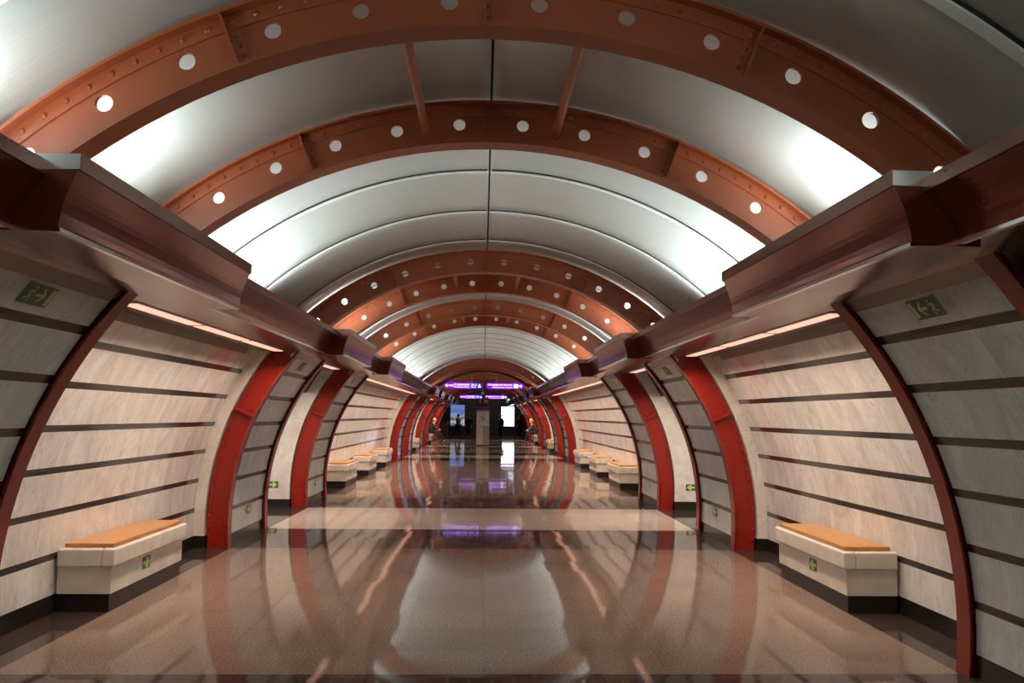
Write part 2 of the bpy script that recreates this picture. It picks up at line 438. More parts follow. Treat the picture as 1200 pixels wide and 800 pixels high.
# ------------------------------------------------------------------ walls
def foot(r): return math.degrees(math.acos(-ZC / r))
def side_name(s): return 'left' if s < 0 else 'right'
T_S = lambda r, z=Z_S: math.degrees(math.acos((z - ZC) / r))
for s in (-1, 1):
    sn = side_name(s)
    for k, (a, b) in enumerate(PYL):
        # marble face of the pier between its two arches
        bm = bmesh.new(); sector(bm, RP, RF, s * T_S(RP), s * foot(RP), a + 0.076, b - 0.076, 26)
        struct(obj('wall_' + sn, bm, M['marble']), 'dim striped marble pier face on the %s between the %s and %s arches' % (sn, ORD[2*k], ORD[2*k+1]), 'wall')
        # body of the pier behind the arches, its plain end faces the hall
        pts = []
        for i in range(25):
            t = T_S(RF) + (foot(RF) - T_S(RF)) * i / 24
            p = pol(RF, s * t, 0); pts.append((p.x, max(0.0, p.z)))
        pts += [(XC + s * 6.9, 0.0), (XC + s * 6.9, Z_S)]
        bm = bmesh.new(); prism(bm, pts, lambda p: (p[0], a - 0.06, p[1]), lambda p: (p[0], b + 0.03, p[1]))
        struct(obj('wall_' + sn, bm, M['marble_plain']), 'plain pale marble end of the pier behind the %s red arch leg on the %s' % (ORD[2*k], sn), 'wall')
    ends = [(Y_BACK, PYL[0][0] - 0.06, 'niche')] + [(a + 0.03, b - 0.06, t) for a, b, t in BAYS]
    for a, b, t in ends:
        if t == 'niche':
            bm = bmesh.new(); sector(bm, RN, RN + 0.25, s * T_S(RN), s * foot(RN), a, b, 26)
            struct(obj('wall_' + sn, bm, M['marble_niche']), 'pale marble wall with dark stripes lining a recessed bench bay on the ' + sn, 'wall')
        else:
            bm = bmesh.new(); x0, x1 = sorted((XC + s * 6.7, XC + s * 6.9)); box(bm, x0, x1, a, b, 0, Z_S)
            struct(obj('wall_' + sn, bm, M['marble_plain']), 'marble wall closing the far side of a passage on the ' + sn, 'wall')
bm = bmesh.new(); box(bm, -6.9, 6.9, Y_BACK - 0.2, Y_BACK, 0, 4.2); struct(obj('wall_back', bm, M['marble_plain']), 'marble wall behind the camera', 'wall')

# wall-top cover strips on the piers and bays
for s in (-1, 1):
    bm = bmesh.new()
    for a, b in PYL:
        sector(bm, RP - 0.018, RP + 0.01, s * T_S(RP - .018), s * (T_S(RP - .018) + 1.75), a - 0.10, b - 0.02, 2)
    struct(obj('trim_%d' % tr, bm, M['soffit']), 'brown metal cover strip along the top of the %s piers' % side_name(s), 'trim'); tr += 1
    bm = bmesh.new()
    for a, b, t in BAYS:
        if t == 'niche': sector(bm, RN - 0.02, RN - 0.001, s * T_S(RN - .02), s * (T_S(RN - .02) + 1.35), a + 0.04, b - 0.45, 2)
    struct(obj('trim_%d' % tr, bm, M['cover']), 'brown metal cover strip along the top of the %s bench bay walls' % side_name(s), 'trim'); tr += 1

# ------------------------------------------------------------------ cornice
def face_profile(xl, xb, z1, z0, n=8):   # concave face from under the rail down to the bottom edge
    out = []
    for i in range(n + 1):
        f = i / n
        out.append((xl + (xb - xl) * (1 - (1 - f) ** 1.7), z1 + (z0 - z1) * f))
    return out
def sweep(bm, prof, s, y0, y1, closed=True):
    A = [bm.verts.new((XC + s * x, y0, z)) for x, z in prof]; B = [bm.verts.new((XC + s * x, y1, z)) for x, z in prof]
    n = len(prof)
    for k in range(n if closed else n - 1): bm.faces.new((A[k], A[(k+1) % n], B[(k+1) % n], B[k]))
    if closed: bm.faces.new(A[::-1]); bm.faces.new(B)
BX, BB = 1.855, 2.0                     # base cornice: rail, bottom edge
KX, KB = 1.72, 1.80                     # projecting boxes
ZB = 2.405
for s in (-1, 1):
    sn = side_name(s)
    prof = face_profile(BX + 0.012, BB, 2.628, ZB)
    prof += [(BB + 0.02, ZB), (BB + 0.02, Z_S), (2.06, Z_S + 0.02), (1.93, 2.66)]
    bm = bmesh.new(); sweep(bm, prof, s, Y_BACK, Y_END)
    struct(obj('trim_%d' % tr, bm, M['cornice']), 'long brown polished cornice over the %s wall' % sn, 'trim'); tr += 1
    bm = bmesh.new(); sweep(bm, [(BX, 2.69), (BX, 2.63), (BX + 0.08, 2.625), (BX + 0.08, 2.69)], s, Y_BACK, Y_END)
    struct(obj('trim_%d' % tr, bm, M['lip']), 'brown rail along the top of the %s cornice' % sn, 'trim'); tr += 1
    bm = bmesh.new(); sweep(bm, [(BB - 0.008, ZB + 0.012), (BB - 0.008, ZB - 0.004), (BB + 0.02, ZB - 0.004), (BB + 0.02, ZB + 0.004), (BB, ZB + 0.004)], s, Y_BACK, Y_END)  # thin polished strip put in for the highlight along the cornice's bottom edge
    struct(obj('trim_%d' % tr, bm, M['bright_metal']), 'bright metal strip added as the edging under the %s cornice' % sn, 'trim'); tr += 1
    # soffit from the cornice to the wall head
    bm = bmesh.new(); a, b = sorted((XC + s * (BB + 0.018), XC + s * 6.9)); box(bm, a, b, Y_BACK, Y_END, Z_S, Z_S + 0.03)
    struct(obj('trim_%d' % tr, bm, M['soffit']), 'glossy brown soffit under the %s cornice' % sn, 'trim'); tr += 1
# boxes projecting at every pair of arches
def build_box(s):
    root = thing('cornice_box', '', 'cornice box')
    L = 2.55
    prof = face_profile(KX + 0.012, KB, 2.655, ZB - 0.01, 10)
    prof += [(KB + 0.3, ZB - 0.01), (KB + 0.3, 2.655)]
    bm = bmesh.new(); sweep(bm, prof, s, 0, L); obj('fascia', bm, M['cornice'], root)
    bm = bmesh.new(); sweep(bm, [(KX, 2.725), (KX, 2.655), (KX + 0.185, 2.65), (KX + 0.185, 2.725)], s, 0.0, L); obj('rail', bm, M['lip'], root)
    bm = bmesh.new(); sweep(bm, [(KB - 0.008, ZB + 0.004), (KB - 0.008, ZB - 0.013), (KB + 0.02, ZB - 0.013), (KB + 0.02, ZB + 0.004)], s, 0.0, L); obj('highlight', bm, M['bright_metal'], root)  # bright strip stands in for the highlight on the box's lower edge
    bm = bmesh.new(); sweep(bm, [(KX + 0.002, 2.722), (KX + 0.002, 2.657), (KX + 0.183, 2.653), (KX + 0.183, 2.722)], s, -0.006, -0.0005)
    obj('end_cap', bm, M['bright_metal'] , root)
    return root
for s in (-1, 1):
    b0 = None
    for k, (a, b) in enumerate(PYL):
        y = {0: 3.43, 1: 10.45, 2: 15.45}.get(k, (a + b) / 2 - 1.2)
        lab = ('brown box projecting from the %s cornice, %s from the front' % (side_name(s), ORD[k]) if k else 'nearest brown box on the %s cornice, its end cap of bright metal' % side_name(s))
        if b0 is None:
            b0 = build_box(s); b0.location = (0, y, 0); b0['label'] = lab; b0['group'] = 'cornice boxes'
        else:
            r = dup(b0, (0, y, 0), lab, 'cornice boxes')
            for ch in r.children:
                if ch.name.startswith('end_cap'):
                    ch.data = ch.data.copy(); ch.data.materials[0] = M['lip']

# ------------------------------------------------------------------ lamps in the soffit
BAYNAME = ['the front bench bay', 'the first passage', 'the long three-bench bay', 'the second passage', 'the third bench bay', 'the third passage', 'the last bench bay', 'the last passage']
lamp0 = None
WARM = (1.0, 0.75, 0.60)
def area(name, loc, direc, sx, sy, power, col, spread=180):
    li = bpy.data.lights.new(name, 'AREA'); li.shape = 'RECTANGLE'; li.size = sx; li.size_y = sy; li.energy = power; li.color = col
    li.spread = R_(spread)
    o = bpy.data.objects.new(name, li); C.objects.link(o); o.location = loc
    z = -Vector(direc).normalized(); y = Vector((0, 1, 0)); x = y.cross(z).normalized(); y = z.cross(x)
    o.matrix_world = Matrix.Translation(loc) @ Matrix((x, y, z)).transposed().to_4x4()
    return o
LX = 2.57
def build_lamp():
    root = thing('strip_lamp', '', 'lamp')
    bm = bmesh.new(); box(bm, -0.085, 0.085, -0.03, 1.45, 0.001, 0.05); obj('housing', bm, M['lamp_frame'], root)
    bm = bmesh.new(); box(bm, -0.058, 0.058, 0.03, 1.39, -0.006, 0.0005); obj('diffuser', bm, M['lamp'], root)
    return root
POW = 24.0
for k, (a, b, t) in enumerate(BAYS):
    nl = {0: 3, 1: 1, 2: 9, 3: 1, 4: 3, 5: 1, 6: 3, 7: 1}[k]
    y0 = a + 0.42 if t == 'niche' else (a + b) / 2 - 0.72
    if k == 0: y0 = 5.93
    for s in (-1, 1):
        for i in range(nl):
            y = y0 + 1.48 * i
            loc = (XC + s * LX, y, Z_S - 0.006)
            lab = '%spink strip lamp above %s, %s side' % (ORD[i] + ' ' if nl > 1 else '', BAYNAME[k], side_name(s))
            if lamp0 is None:
                lamp0 = build_lamp(); lamp0.location = loc; lamp0['label'] = lab; lamp0['group'] = 'strip lamps in the soffits'
            else: dup(lamp0, loc, lab, 'strip lamps in the soffits')
        area('soffit_light', (XC + s * LX, y0 + 0.74 * nl, Z_S - 0.065), (s * 0.08, 0, -1), 0.12, 1.46 * nl - 0.2, POW * nl * {1: 1.5, 9: 1.35}.get(nl, 1.0 if k == 0 else 1.6), WARM, 142)
# passage light spilling in from the platform side
for k in (1, 3, 5, 7):
    a, b, t = BAYS[k]
    for s in (-1, 1):
        area('platform_light', (XC + s * 5.2, (a + b) / 2 - 0.5, Z_S - 0.02), (0, 0.15, -1), 1.2, 1.2, 110, (1.0, 0.93, 0.86))
# cove lamps lying in the cornice troughs, washing the vault
COOL = (0.93, 1.0, 0.97)
for (y0, y1, pl, pr) in ((-6, 1.4, 12, 10), (0.6, 1.9, 0, 14), (2.9, 3.5, 11, 0), (4.05, 4.85, 21, 0), (4.4, 5.0, 0, 23), (5.7, 8.5, 12.5, 12.5), (10.65, 11.95, 19, 19), (12.8, 14.4, 8, 8), (15.2, 16.5, 16, 16), (17.2, 29.0, 7, 7), (30.9, 32.2, 12, 12), (35.3, 36.7, 10, 10), (37.2, 41.0, 5, 5), (42.0, 43.4, 6, 6), (46.5, 48.0, 6, 6)):
    for s, p in ((-1, pl), (1, pr)):
        if p: area('cove_light', (XC + s * 2.16, (y0 + y1) / 2, 2.58), (-s * (0.05 if 2.8 < y0 < 3 else 0.4), 0, 1), 0.06, y1 - y0, 1.4 * p * (y1 - y0), COOL, 130)

# ------------------------------------------------------------------ benches
def arrow_poly():                       # arrow pointing to +u, in a 1.6 x 1 field
    return [(-0.62, -0.13), (0.02, -0.13), (-0.16, -0.40), (0.16, -0.40), (0.62, 0.0), (0.16, 0.40), (-0.16, 0.40), (0.02, 0.13), (-0.62, 0.13)]
def build_bench(s):
    root = thing('bench', '', 'bench')   # local origin: floor, near end, on the front line; +x runs towards the wall on the given side
    L = 1.62
    bm = bmesh.new(); box(bm, *sorted((s * 0.012, s * 0.44)), 0.012, L - 0.012, 0.0, 0.148); obj('plinth', bm, M['plinth'], root)
    bm = bmesh.new(); box(bm, *sorted((0.0, s * 0.44)), 0.0, L, 0.148, 0.366); obj('body', bm, M['bench_marble'], root)
    bm = bmesh.new(); box(bm, *sorted((-s * 0.035, s * 0.075)), -0.03, L + 0.03, 0.368, 0.52); box(bm, *sorted((s * 0.077, s * 0.44)), -0.03, L + 0.03, 0.368, 0.52)
    bevel(obj('top_slab', bm, M['bench_marble'], root), 0.018, 3)
    bm = bmesh.new(); box(bm, *sorted((s * 0.0, s * 0.405)), 0.03, L - 0.03, 0.522, 0.556)
    bevel(obj('seat_board', bm, M['wood'], root), 0.005, 2)
    bm = bmesh.new(); x = -s * 0.003
    w, h, yc, zc = 0.085, 0.055, 0.72, 0.285
    box(bm, *sorted((x, 0.0)), yc - w, yc + w, zc - h, zc + h)
    st = obj('arrow_sticker', bm, M['green'], root); st['label'] = 'green sticker with pale arrow'
    bm = bmesh.new(); prism(bm, arrow_poly(), lambda p: (x - s * 0.002, yc + p[0] * 0.115, zc + p[1] * 0.115), lambda p: (x, yc + p[0] * 0.115, zc + p[1] * 0.115))
    obj('arrow', bm, M['pale'], st)
    return root
BENCH = [(7.12, 'standing alone in the front bay'), (18.95, 'nearest of three in the long bay'), (22.72, 'middle of three in the long bay'), (26.62, 'farthest of three in the long bay'), (38.75, 'alone in the third bench bay'), (49.8, 'carrying a seated person')]
for s in (-1, 1):
    b0 = None
    for y, where in BENCH:
        lab = 'marble bench with wooden seat board on the %s, %s' % (side_name(s), where)
        loc = (XC + s * (XE - 0.01), y, 0)
        if b0 is None: b0 = build_bench(s); b0.location = loc; b0['label'] = lab; b0['group'] = 'marble benches along the walls'
        else: dup(b0, loc, lab, 'marble benches along the walls')

# ------------------------------------------------------------------ wall signs
def frame_on_wall(s, t, y):             # matrix: u along the wall as read from the hall, v up the wall, n towards the axis
    n = Vector((-s * math.sin(R_(t)), 0, -math.cos(R_(t))))
    v = Vector((-s * math.cos(R_(t)), 0, math.sin(R_(t))))
    u = v.cross(n)
    return u, v, n
def thick_line(bm, pts, w, z0, z1):
    for p, q in zip(pts, pts[1:]):
        p, q = Vector(p), Vector(q); d = (q - p).normalized(); m = Vector((-d.y, d.x)) * w / 2
        e = d * w * 0.25
        poly = [p - e + m, p - e - m, q + e - m, q + e + m]
        prism(bm, [(c.x, c.y) for c in poly], lambda c: (c[0], c[1], z1), lambda c: (c[0], c[1], z0))
def disc(bm, c, r, z0, z1, n=12):
    prism(bm, [(c[0] + r * math.cos(2*PI*k/n), c[1] + r * math.sin(2*PI*k/n)) for k in range(n)], lambda p: (p[0], p[1], z1), lambda p: (p[0], p[1], z0))
def running_man(bm, f, k, ox, z0, z1):
    P = lambda l: [(f * (ox + x * k), y * k) for x, y in l]
    thick_line(bm, P([(-0.02, 0.18), (-0.09, -0.04)]), 0.13 * k, z0, z1)
    disc(bm, P([(0.06, 0.34)])[0], 0.075 * k, z0, z1)
    thick_line(bm, P([(0.0, 0.19), (0.13, 0.10), (0.22, 0.15)]), 0.055 * k, z0, z1)
    thick_line(bm, P([(-0.03, 0.20), (-0.2, 0.17), (-0.24, 0.04)]), 0.055 * k, z0, z1)
    thick_line(bm, P([(-0.09, -0.04), (0.06, -0.17), (0.02, -0.40)]), 0.075 * k, z0, z1)
    thick_line(bm, P([(-0.1, -0.04), (-0.18, -0.24), (-0.36, -0.26)]), 0.075 * k, z0, z1)
def build_exit(f):
    root = thing('exit_sign', '', 'sign')
    bm = bmesh.new(); box(bm, -0.152, 0.152, -0.072, 0.072, 0.0, 0.004); obj('border', bm, M['pale'], root)
    bm = bmesh.new(); box(bm, -0.148, 0.148, -0.068, 0.068, 0.004, 0.006); obj('panel', bm, M['green'], root)
    bm = bmesh.new(); z0, z1 = 0.0055, 0.0085
    running_man(bm, f, 0.125, -0.075, z0, z1)
    thick_line(bm, [(f * -0.02, 0.0), (f * 0.055, 0.0)], 0.018, z0, z1)
    thick_line(bm, [(f * 0.02, 0.042), (f * 0.062, 0.0), (f * 0.02, -0.042)], 0.016, z0, z1)
    box(bm, *sorted((f * 0.098, f * 0.138)), -0.055, 0.055, z0, z1)
    obj('pictogram', bm, M['pale'], root)
    return root
def build_arrow(f):
    root = thing('arrow_sign', '', 'sign')
    bm = bmesh.new(); box(bm, -0.09, 0.09, -0.056, 0.056, 0.0, 0.004); obj('panel', bm, M['green'], root)
    bm = bmesh.new(); prism(bm, arrow_poly()[::1], lambda p: (f * p[0] * 0.118, p[1] * 0.118, 0.0065), lambda p: (f * p[0] * 0.118, p[1] * 0.118, 0.0035))
    obj('arrow', bm, M['pale'], root)
    return root
def place(root, p, u, v, n):
    root.matrix_world = Matrix.Translation(p) @ Matrix((u, v, n)).transposed().to_4x4()
for s in (-1, 1):
    sn = side_name(s)
    e0 = a0 = None
    f = 1 if s < 0 else -1
    for k, (a, b) in enumerate(PYL):
        u, v, n_ = frame_on_wall(s, 51.9, 0)
        lab = 'green running man exit sign high on the %s pier, %s pier from the front' % (sn, ORD[k])
        if e0 is None: e0 = build_exit(f); e0['label'] = lab; e0['group'] = 'exit signs on the piers'; r = e0
        else: r = dup(e0, (0, 0, 0), lab, 'exit signs on the piers')
        place(r, pol(RP - 0.002, s * 51.9, (a + b) / 2 - 0.01), u, v, n_)
        t = math.degrees(math.acos((0.365 - ZC) / RP))
        u, v, n_ = frame_on_wall(s, t, 0)
        lab = 'small green arrow sign low on the %s pier, %s pier from the front' % (sn, ORD[k])
        if k == 0: continue
        if a0 is None: a0 = build_arrow(f); a0['label'] = lab; a0['group'] = 'green arrow signs'; r = a0
        else: r = dup(a0, (0, 0, 0), lab, 'green arrow signs')
        place(r, pol(RP - 0.002, s * t, (a + b) / 2 + 0.08), u, v, n_)
        if BAYS[k-1][2] == 'pass':
            r = dup(a0, (0, 0, 0), 'green arrow sign facing the hall on the pale %s side wall of %s' % (sn, BAYNAME[k-1]), 'green arrow signs')
            place(r, Vector((XC + s * 3.73, a - 0.061, 0.40)), Vector((1, 0, 0)), Vector((0, 0, 1)), Vector((0, -1, 0)))

# ------------------------------------------------------------------ lettering
def text_mesh(name, body, size, mat, parent, loc, align='LEFT', width=None):
    cu = bpy.data.curves.new(name, 'FONT'); cu.body = body; cu.size = size; cu.align_x = align; cu.align_y = 'CENTER'; cu.extrude = 0.002
    t = bpy.data.objects.new(name, cu); C.objects.link(t)
    bpy.context.view_layer.update()
    me = bpy.data.meshes.new_from_object(t.evaluated_get(bpy.context.evaluated_depsgraph_get()))
    bpy.data.objects.remove(t)
    if width:
        xs = [v.co.x for v in me.vertices]; k = width / max(1e-6, max(xs) - min(xs))
        for v_ in me.vertices: v_.co.x *= k
    me.materials.clear(); me.materials.append(mat)
    o = bpy.data.objects.new(name, me); C.objects.link(o); o.parent = parent
    o.location = loc; o.rotation_euler = (PI / 2, 0, 0)
    return o
M['purple'] = emit('sign_purple_light', (0.30, 0.012, 0.95), 0.75)
M['blue'] = emit('sign_blue_light', (0.04, 0.02, 0.70), 1.0)
M['white_light'] = emit('sign_white_light', (1.0, 0.86, 1.0), 2.0)
M['steel'] = simple('brushed_steel', (0.55, 0.55, 0.53), 0.3, metal=0.9)
M['dark_case'] = simple('dark_case', (0.06, 0.02, 0.09), 0.4)
def stadium(w, h, n=10):
    r = h / 2; c = w / 2 - r
    return [(c + r * math.cos(-PI/2 + PI*k/n), r * math.sin(-PI/2 + PI*k/n)) for k in range(n+1)] + [(-c + r * math.cos(PI/2 + PI*k/n), r * math.sin(PI/2 + PI*k/n)) for k in range(n+1)]
def sign_body(root, w, h, x_split=None):
    bm = bmesh.new(); prism(bm, stadium(w, h), lambda p: (p[0], 0.0, p[1]), lambda p: (p[0], 0.10, p[1])); obj('case', bm, M['dark_case'], root)
    st = stadium(w - 0.02, h - 0.02)
    if x_split is None:
        bm = bmesh.new(); prism(bm, st, lambda p: (p[0], -0.006, p[1]), lambda p: (p[0], 0.0, p[1])); obj('face', bm, M['purple'], root)
    else:
        lft = [p for p in st if p[0] < x_split]; rgt = [p for p in st if p[0] >= x_split]
        hh = h / 2 - 0.01
        i = [(x_split - 0.006, hh)] + lft + [(x_split - 0.006, -hh)]
        bm = bmesh.new(); prism(bm, i, lambda p: (p[0], -0.006, p[1]), lambda p: (p[0], 0.0, p[1])); obj('face', bm, M['purple'], root)
        i = [(x_split + 0.006, -hh)] + rgt + [(x_split + 0.006, hh)]
        bm = bmesh.new(); prism(bm, i, lambda p: (p[0], -0.006, p[1]), lambda p: (p[0], 0.0, p[1])); obj('blue_face', bm, M['blue'], root)
        bm = bmesh.new(); box(bm, x_split - 0.012, x_split + 0.012, -0.012, 0.0, -h/2, h/2); obj('divider', bm, M['steel'], root)
    return root
def rods(root, xs, h, top, off):
    for x in xs:
        bm = bmesh.new(); tube(bm, (x, 0.05, h / 2), (x, 0.05, top - 0.5 * (x + off) ** 2 / 3.06), 0.011, 8); obj('hanger_rod', bm, M['steel'], root)
def arrow_shape(root, x, d, k):
    bm = bmesh.new()
    pts = [(-1, -0.16), (0.1, -0.16), (-0.15, -0.62), (0.2, -0.62), (0.85, 0), (0.2, 0.62), (-0.15, 0.62), (0.1, 0.16), (-1, 0.16)]
    prism(bm, pts, lambda p: (x + d * p[0] * k, -0.010, p[1] * k), lambda p: (x + d * p[0] * k, -0.006, p[1] * k))
    obj('arrow', bm, M['white_light'], root)
for q, (Y, z, near) in enumerate(((33.8, 2.87, 'nearer'), (56.2, 2.92, 'farther'))):
    w, h = 1.56, 0.27
    top = 0.60
    cx = 1.58 / 2
    r = thing('direction_sign', 'lit purple sign with left arrow and blue end, left of the %s hanging pair' % near, 'sign', (XC - cx - 0.06 + 0.0, Y, z), 'lit direction signs')
    sign_body(r, w, h, 0.29)
    arrow_shape(r, -0.66, -1, 0.085)
    for k_, xx in enumerate((-0.52, -0.44)):
        bm = bmesh.new(); disc(bm, (0, 0), 0.034, 0, 0.004); o = obj('line_number', bm, M['white_light'], r); o.rotation_euler = (PI/2, 0, 0); o.location = (xx, -0.008, 0)
    text_mesh('lettering', 'Международная', 0.10, M['white_light'], r, (-0.38, -0.008, 0.045), width=0.62)
    text_mesh('lettering', 'Mezhdunarodnaya', 0.085, M['white_light'], r, (-0.38, -0.008, -0.055), width=0.62)
    text_mesh('lettering', 'Выход', 0.11, M['white_light'], r, (0.33, -0.008, 0.04), width=0.22)
    text_mesh('lettering', 'Exit', 0.09, M['white_light'], r, (0.33, -0.008, -0.055), width=0.18)
    bm = bmesh.new(); prism(bm, [(0.6, -0.07), (0.72, -0.07), (0.66, 0.08)], lambda p: (p[0], -0.010, p[1]), lambda p: (p[0], -0.006, p[1])); obj('arrow', bm, M['white_light'], r)
    rods(r, (0.35, -0.45), h, 3.37 - z, -cx - 0.06)
    r = thing('direction_sign', 'lit purple sign with right arrow and two text lines, right of the %s hanging pair' % near, 'sign', (XC + cx + 0.06, Y, z), 'lit direction signs')
    sign_body(r, w, h)
    text_mesh('lettering', 'Комендантский проспект', 0.10, M['white_light'], r, (-0.70, -0.008, 0.045), width=1.0)
    text_mesh('lettering', 'Komendantskiy prospekt', 0.085, M['white_light'], r, (-0.52, -0.008, -0.055), width=0.82)
    bm = bmesh.new(); box(bm, 0.36, 0.54, -0.010, -0.006, -0.075, 0.075); obj('line_number', bm, M['white_light'], r)
    arrow_shape(r, 0.64, 1, 0.085)
    rods(r, (-0.35, 0.45), h, 3.37 - z, cx + 0.06)
    bm = bmesh.new()
    path_tube(bm, [pol(3.06, -37 + 74 * k / 36, Y + 0.05) for k in range(37)], 0.022)
    tag(obj('sign_pipe', bm, M['steel'], smooth=True), 'thin steel pipe arching over the %s pair of purple signs' % near, 'pipe')

# ------------------------------------------------------------------ information pillar
M['pil_grey'] = simple('pillar_grey', (0.40, 0.38, 0.35), 0.35)
M['pil_beige'] = simple('pillar_beige', (0.46, 0.41, 0.36), 0.35)
M['pil_brown'] = simple('pillar_brown', (0.27, 0.21, 0.19), 0.35)
M['black'] = simple('black_panel', (0.012, 0.012, 0.013), 0.3)
M['sos_green'] = simple('call_green', (0.02, 0.075, 0.03), 0.4)
M['sos_red'] = simple('call_red', (0.30, 0.012, 0.03), 0.4)
M['pil_purple'] = simple('pillar_purple', (0.11, 0.012, 0.12), 0.4)
M['map_paper'] = simple('map_paper', (0.52, 0.52, 0.51), 0.4)
M['map_line'] = simple('map_line', (0.17, 0.17, 0.2), 0.5)
M['map_red'] = simple('map_red_line', (0.4, 0.08, 0.07), 0.5)
pil = thing('information_pillar', 'tall grey information pillar with metro map standing mid-hall', 'information pillar', (XC - 0.03, 46.0, 0))
hw = 0.355
def pbox(name, x0, x1, y0, y1, z0, z1, mat, parent=None): 
    bm = bmesh.new(); box(bm, x0, x1, y0, y1, z0, z1); return obj(name, bm, M[mat], parent or pil)
pbox('base', -hw - 0.04, hw + 0.04, -0.24, 0.24, 0.0, 0.06, 'black')
pbox('shaft', -hw, hw, -0.2, 0.2, 0.06, 2.62, 'pil_grey')
pbox('lower_panel', -hw, 0.0, -0.205, -0.2, 0.08, 1.08, 'pil_beige'); pbox('lower_panel', 0.0, hw, -0.205, -0.2, 0.08, 1.08, 'pil_brown')
mp_ = pbox('map_panel', -hw + 0.02, hw - 0.02, -0.208, -0.2, 1.13, 1.86, 'map_paper')
for name, mt, ls in (('map_lines', 'map_line', [[(-.25, 1.2), (-.05, 1.45), (-.05, 1.8)], [(.25, 1.22), (.02, 1.47), (.1, 1.8)], [(-.28, 1.62), (.0, 1.56), (.28, 1.35)], [(-.2, 1.8), (-.2, 1.6), (-.02, 1.5)]]), ('map_lines', 'map_red', [[(0, 1.18), (.02, 1.4), (.0, 1.62), (.2, 1.78)], [(-.28, 1.28), (.1, 1.5)]])):
    bm = bmesh.new()
    for l in ls: thick_line(bm, l, 0.022, 0.0, 0.002)
    o = obj(name, bm, M[mt], mp_); o.rotation_euler = (PI/2, 0, 0); o.location = (0, -0.209, 0)
pbox('joint', -hw, hw, -0.207, -0.2, 1.90, 1.93, 'black')
pbox('header', -hw, hw, -0.206, -0.2, 1.96, 2.62, 'black')
pbox('purple_band', -hw, hw, -0.209, -0.2, 2.03, 2.17, 'pil_purple')
g = pbox('information_plate', -0.31, -0.02, -0.212, -0.2, 2.32, 2.6, 'sos_green')
text_mesh('letter', 'i', 0.3, M['sign_white'], g, (-0.165, -0.214, 2.46), 'CENTER')
g = pbox('emergency_plate', 0.02, 0.32, -0.212, -0.2, 2.32, 2.6, 'sos_red')
text_mesh('letter', 'SOS', 0.12, M['sign_white'], g, (0.17, -0.214, 2.46), 'CENTER')
# dome camera hanging above the pillar
dc = thing('dome_camera', 'small white dome camera hanging above the information pillar', 'camera', (XC - 0.06, 44.6, 2.86))
bm = bmesh.new(); bmesh.ops.create_uvsphere(bm, u_segments=16, v_segments=10, radius=0.075); obj('dome', bm, M['sign_white'], dc, smooth=True)
bm = bmesh.new(); tube(bm, (0, 0, 0.06), (0, 0, 0.92), 0.012, 8); obj('rod', bm, M['steel'], dc)

# ------------------------------------------------------------------ dark hall at the far end
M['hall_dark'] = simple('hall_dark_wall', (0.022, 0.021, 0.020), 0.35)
M['hall_brown'] = simple('hall_brown_panel', (0.17, 0.085, 0.055), 0.3, var=0.2)
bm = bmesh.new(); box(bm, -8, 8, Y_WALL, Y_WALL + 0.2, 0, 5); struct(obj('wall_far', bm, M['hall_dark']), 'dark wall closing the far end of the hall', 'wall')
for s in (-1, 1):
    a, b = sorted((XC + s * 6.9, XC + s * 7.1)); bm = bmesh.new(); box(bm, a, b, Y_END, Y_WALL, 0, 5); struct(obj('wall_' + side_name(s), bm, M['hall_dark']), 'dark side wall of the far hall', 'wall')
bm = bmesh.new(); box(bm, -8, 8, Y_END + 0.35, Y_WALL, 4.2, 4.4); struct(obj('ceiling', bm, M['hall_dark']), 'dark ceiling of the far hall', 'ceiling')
# wall above and beside the vault mouth
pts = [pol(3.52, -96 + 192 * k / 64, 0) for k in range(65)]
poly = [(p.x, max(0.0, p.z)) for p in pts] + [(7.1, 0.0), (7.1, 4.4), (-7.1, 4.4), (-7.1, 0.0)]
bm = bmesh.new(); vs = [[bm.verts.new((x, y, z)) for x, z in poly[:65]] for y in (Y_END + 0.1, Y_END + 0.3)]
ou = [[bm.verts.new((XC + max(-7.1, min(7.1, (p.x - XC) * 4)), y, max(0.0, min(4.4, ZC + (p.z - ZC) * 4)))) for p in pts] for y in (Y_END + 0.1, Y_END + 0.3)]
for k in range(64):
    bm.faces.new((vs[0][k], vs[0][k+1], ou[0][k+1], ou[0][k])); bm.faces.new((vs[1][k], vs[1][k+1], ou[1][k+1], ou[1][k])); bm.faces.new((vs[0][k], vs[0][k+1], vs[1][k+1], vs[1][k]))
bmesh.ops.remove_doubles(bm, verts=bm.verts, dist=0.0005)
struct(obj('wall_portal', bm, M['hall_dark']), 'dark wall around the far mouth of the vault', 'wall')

M['screen'] = emit('screen_white', (0.80, 0.78, 1.0), 4.0)
M['screen_ink'] = emit('screen_lilac', (0.55, 0.35, 1.0), 0.9)
sc = thing('light_box', 'glaring white lit display on the far dark wall, right of the pillar', 'display', (2.16, Y_WALL - 0.12, 0.70))
bm = bmesh.new(); box(bm, -0.60, 0.58, 0.0, 0.12, 0.04, 1.78); obj('frame', bm, M['black'], sc)
bm = bmesh.new(); box(bm, -0.56, 0.54, -0.008, -0.001, 0.08, 1.74); obj('face', bm, M['screen'], sc)
bm = bmesh.new()
for (x0, x1, z) in ((-0.45, 0.0, 1.58), (-0.45, 0.1, 1.50), (0.1, 0.45, 1.66), (0.15, 0.4, 1.44), (-0.4, 0.3, 1.2), (-0.4, 0.35, 0.9)): box(bm, x0, x1, -0.011, -0.008, z, z + 0.035)
o = obj('text_rows', bm, M['screen_ink'], sc); o['label'] = 'faint lilac rows of print'
